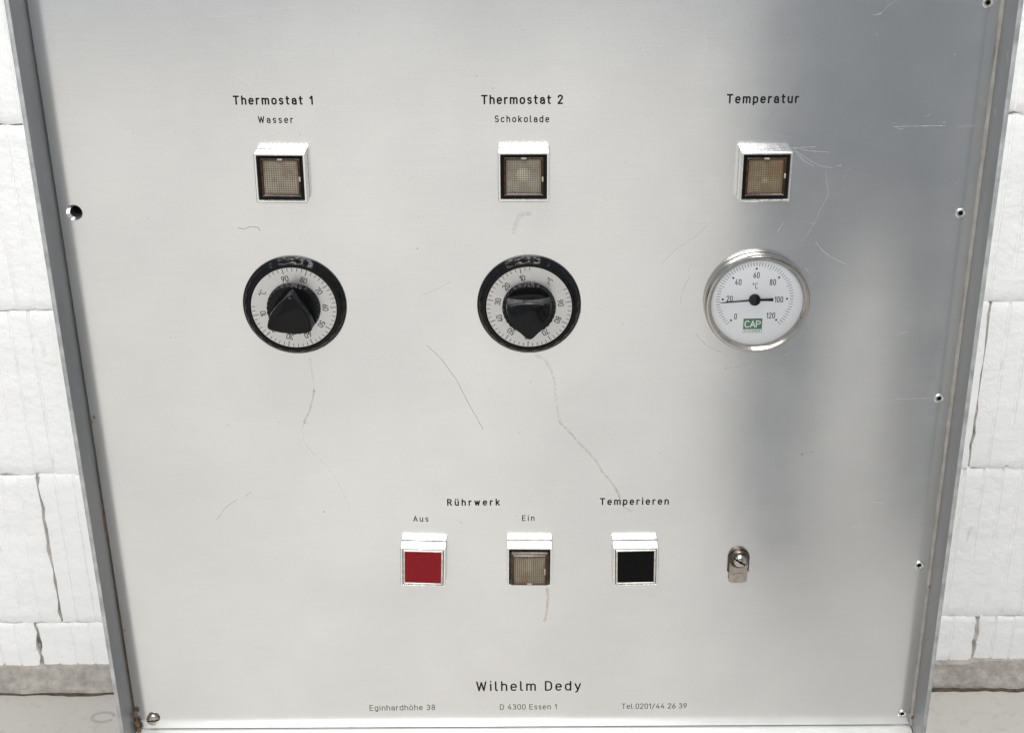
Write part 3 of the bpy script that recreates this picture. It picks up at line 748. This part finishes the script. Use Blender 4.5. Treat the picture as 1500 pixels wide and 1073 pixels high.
mark('hair_scratch', [(360, 726), (368, 720)], .7, hairf)
mark('hair_scratch', [(349, 334), (358, 335.5), (366, 332), (378, 333), (381, 338)], .55, hair)
mark('hair_scratch', [(618, 432), (640, 423), (660, 412)], .4, hairf)
mark('hair_scratch', [(700, 548), (716, 570), (726, 592)], .4, dripf)
mark('hair_scratch', [(970, 385), (990, 365), (1020, 345), (1035, 330)], .35, hairf)
mark('hair_scratch', [(996, 445), (1000, 425), (1010, 405)], .4, hairf)
mark('hair_scratch', [(674, 764), (678, 767)], .6, hairf)
mark('drip_stain', [(752, 340), (756, 325), (762, 315), (775, 313)], 2.6, mat_decal('smear', (.62, .61, .60), .22, nscale=500))
for pts, w, m in [
    ([(1309, 186), (1330, 185), (1358, 184.5), (1386, 184)], .7, bright), ([(1315, 189), (1323, 189.5)], .6, bright), ([(1322, 182), (1331, 182)], .5, brightf), ([(1402, 185.5), (1412, 185), (1430, 184)], .7, brightf),
    ([(1158, 216), (1175, 216), (1196, 215)], .5, bright), ([(1160, 216), (1185, 221), (1215, 223)], .5, bright), ([(1162, 218), (1180, 231), (1200, 243), (1218, 246)], .9, brightf), ([(1165, 221), (1178, 236), (1192, 243)], 1.3, brightf),
    ([(1210, 250), (1211, 268), (1214, 284), (1204, 302), (1196, 320), (1185, 340), (1176, 354)], .6, brightf), ([(1183, 326), (1196, 328)], .5, bright), ([(1148, 326), (1142, 334), (1139, 340)], .5, bright),
    ([(1195, 354), (1204, 366), (1216, 376), (1230, 383), (1240, 387)], .55, bright), ([(1258, 353), (1268, 352), (1278, 347)], .5, brightf), ([(1180, 393), (1186, 400)], .6, bright), ([(1226, 243), (1232, 242)], .7, bright), ([(1240, 251), (1246, 246)], .5, bright),
    ([(1312, 584), (1340, 583.6), (1366, 583)], .5, bright), ([(1380, 520), (1374, 545), (1366, 570), (1361, 583)], .45, brightf), ([(1314, 489), (1322, 487.5)], .5, bright), ([(1324, 487), (1330, 486)], .5, bright), ([(1355, 508), (1361, 510)], .6, brightf),
    ([(1372, 618), (1388, 618.5)], .45, brightf), ([(1330, 648), (1318, 668), (1305, 690)], .45, brightf), ([(1276, 735), (1286, 735), (1291, 738), (1292, 736)], .6, bright), ([(1215, 766), (1224, 766)], .5, brightf), ([(1244, 771), (1256, 772)], .6, bright), ([(1293, 774), (1318, 775)], .4, brightf), ([(1292, 715), (1302, 714)], .4, brightf),
    ([(310, 66), (322, 69), (332, 70)], .7, bright), ([(315, 26), (360, 18), (430, 11), (495, 8)], .5, brightf), ([(336, 106), (360, 120), (382, 133)], .5, bright), ([(358, 138), (386, 135)], .5, bright), ([(413, 106), (419, 108)], .8, bright), ([(428, 188), (442, 195)], .5, brightf), ([(340, 256), (330, 270), (324, 288)], .8, brightf),
    ([(120, 319), (132, 320.5), (146, 321), (162, 323.5)], .5, bright), ([(1281, 22), (1288, 21), (1292, 19)], .7, bright), ([(1292, 18), (1302, 8), (1312, 0)], .5, brightf), ([(1356, 170), (1361, 169)], .5, bright), ([(1186, 145), (1200, 146)], .5, brightf),
    ([(1025, 0), (1032, 40), (1036, 75)], .5, brightf), ([(1100, 527), (1140, 524), (1165, 512)], .5, brightf), ([(1020, 490), (1034, 505), (1056, 516)], .5, hairf), ([(1060, 540), (1090, 536), (1112, 528)], .45, hairf), ([(1130, 200), (1145, 196), (1160, 202)], .5, brightf)]:
    mark('scratch', pts, w, m)
# specks
sp = bmesh.new(); rs = random.Random(3)
for k in range(80):
    px = rs.uniform(1080, 1420) if k % 3 else rs.uniform(140, 1420); py = rs.uniform(20, 1000); q = at(px, py)
    if not (PX0+.01 < q.x < PX1-.01): continue
    r = rs.choice([.12, .16, .22, .3])*MM
    stroke(sp, [(q.x, q.z), (q.x+rs.uniform(0, .7)*MM, q.z+rs.uniform(-.2, .2)*MM)], r*2, .00002)
o = onpanel('paint_specks', sp, bright, (0, -.00003, 0)); o['kind'] = 'stuff'
sp = bmesh.new()
for k in range(90):
    px = rs.uniform(140, 1420); py = rs.uniform(20, 1040); q = at(px, py)
    if not (PX0+.01 < q.x < PX1-.01): continue
    stroke(sp, [(q.x, q.z), (q.x+rs.uniform(0, .5)*MM, q.z+rs.uniform(-.5, .5)*MM)], rs.choice([.25, .3, .45])*MM, .00002)
for px, py in ((1175, 665), (850, 457), (475, 749), (611, 364), (1190, 662)):
    q = at(px, py); stroke(sp, [(q.x, q.z), (q.x+.0003, q.z)], 1.0*MM, .00002)
o = onpanel('dirt_specks', sp, hairf, (0, -.00003, 0)); o['kind'] = 'stuff'

# ================================================================== the person taking the picture (seen only as the dark reflection in the panel)
PP = Vector((.545, -1.36, 0))
joint = dict(pel=(0, 0, .86, .18, .12), sp1=(0, .01, 1.08, .19, .12), che=(0, .0, 1.30, .20, .12), nck=(-.01, .02, 1.50, .055, .055), hd0=(-.02, .05, 1.58, .075, .085), hd1=(-.02, .05, 1.69, .08, .09), hd2=(-.02, .04, 1.76, .04, .05),
    lh=(-.125, 0, .66, .12, .09), lk=(-.125, .02, .47, .10, .08), la=(-.13, -.02, .10, .09, .065), lt=(-.15, .14, .035, .05, .03),
    rh=(.13, 0, .66, .13, .09), rk=(.13, .02, .45, .125, .08), ra=(.135, -.02, .10, .115, .065), rt=(.155, .14, .035, .05, .03),
    ls=(-.19, .0, 1.40, .06, .06), le=(-.33, .16, 1.16, .045, .045), lw=(-.50, .42, 1.26, .03, .03),
    rs=(.19, .0, 1.40, .06, .06), re=(.10, .22, 1.12, .045, .045), rw=(-.34, .44, 1.24, .03, .03))
names = list(joint); me = bpy.data.meshes.new('person_body')
edges = ['pel sp1', 'sp1 che', 'che nck', 'nck hd0', 'hd0 hd1', 'hd1 hd2', 'pel lh', 'lh lk', 'lk la', 'la lt', 'pel rh', 'rh rk', 'rk ra', 'ra rt', 'che ls', 'ls le', 'le lw', 'che rs', 'rs re', 're rw']
me.from_pydata([joint[k][:3] for k in names], [tuple(names.index(a) for a in e.split()) for e in edges], [])
tmp = bpy.data.objects.new('tmp', me); COL.objects.link(tmp); tmp.modifiers.new('s', 'SKIN'); ss = tmp.modifiers.new('u', 'SUBSURF'); ss.levels = 2
for i, k in enumerate(names):
    d_ = me.skin_vertices[0].data[i]; d_.radius = joint[k][3:]; d_.use_root = k == 'pel'
bpy.context.view_layer.update()
me2 = bpy.data.meshes.new_from_object(tmp.evaluated_get(bpy.context.evaluated_depsgraph_get()))
bpy.data.objects.remove(tmp)
me2.materials.clear(); me2.materials.append(M['cloth']); me2.materials.append(M['skin'])
for f in me2.polygons:
    f.use_smooth = True; f.material_index = 1 if f.center.z > 1.5 else 0
person = obj('person', me2, None, None, PP)
person['label'] = 'person in dark clothes facing the machine, mirrored as a dark blur in its panel'; person['category'] = 'person'
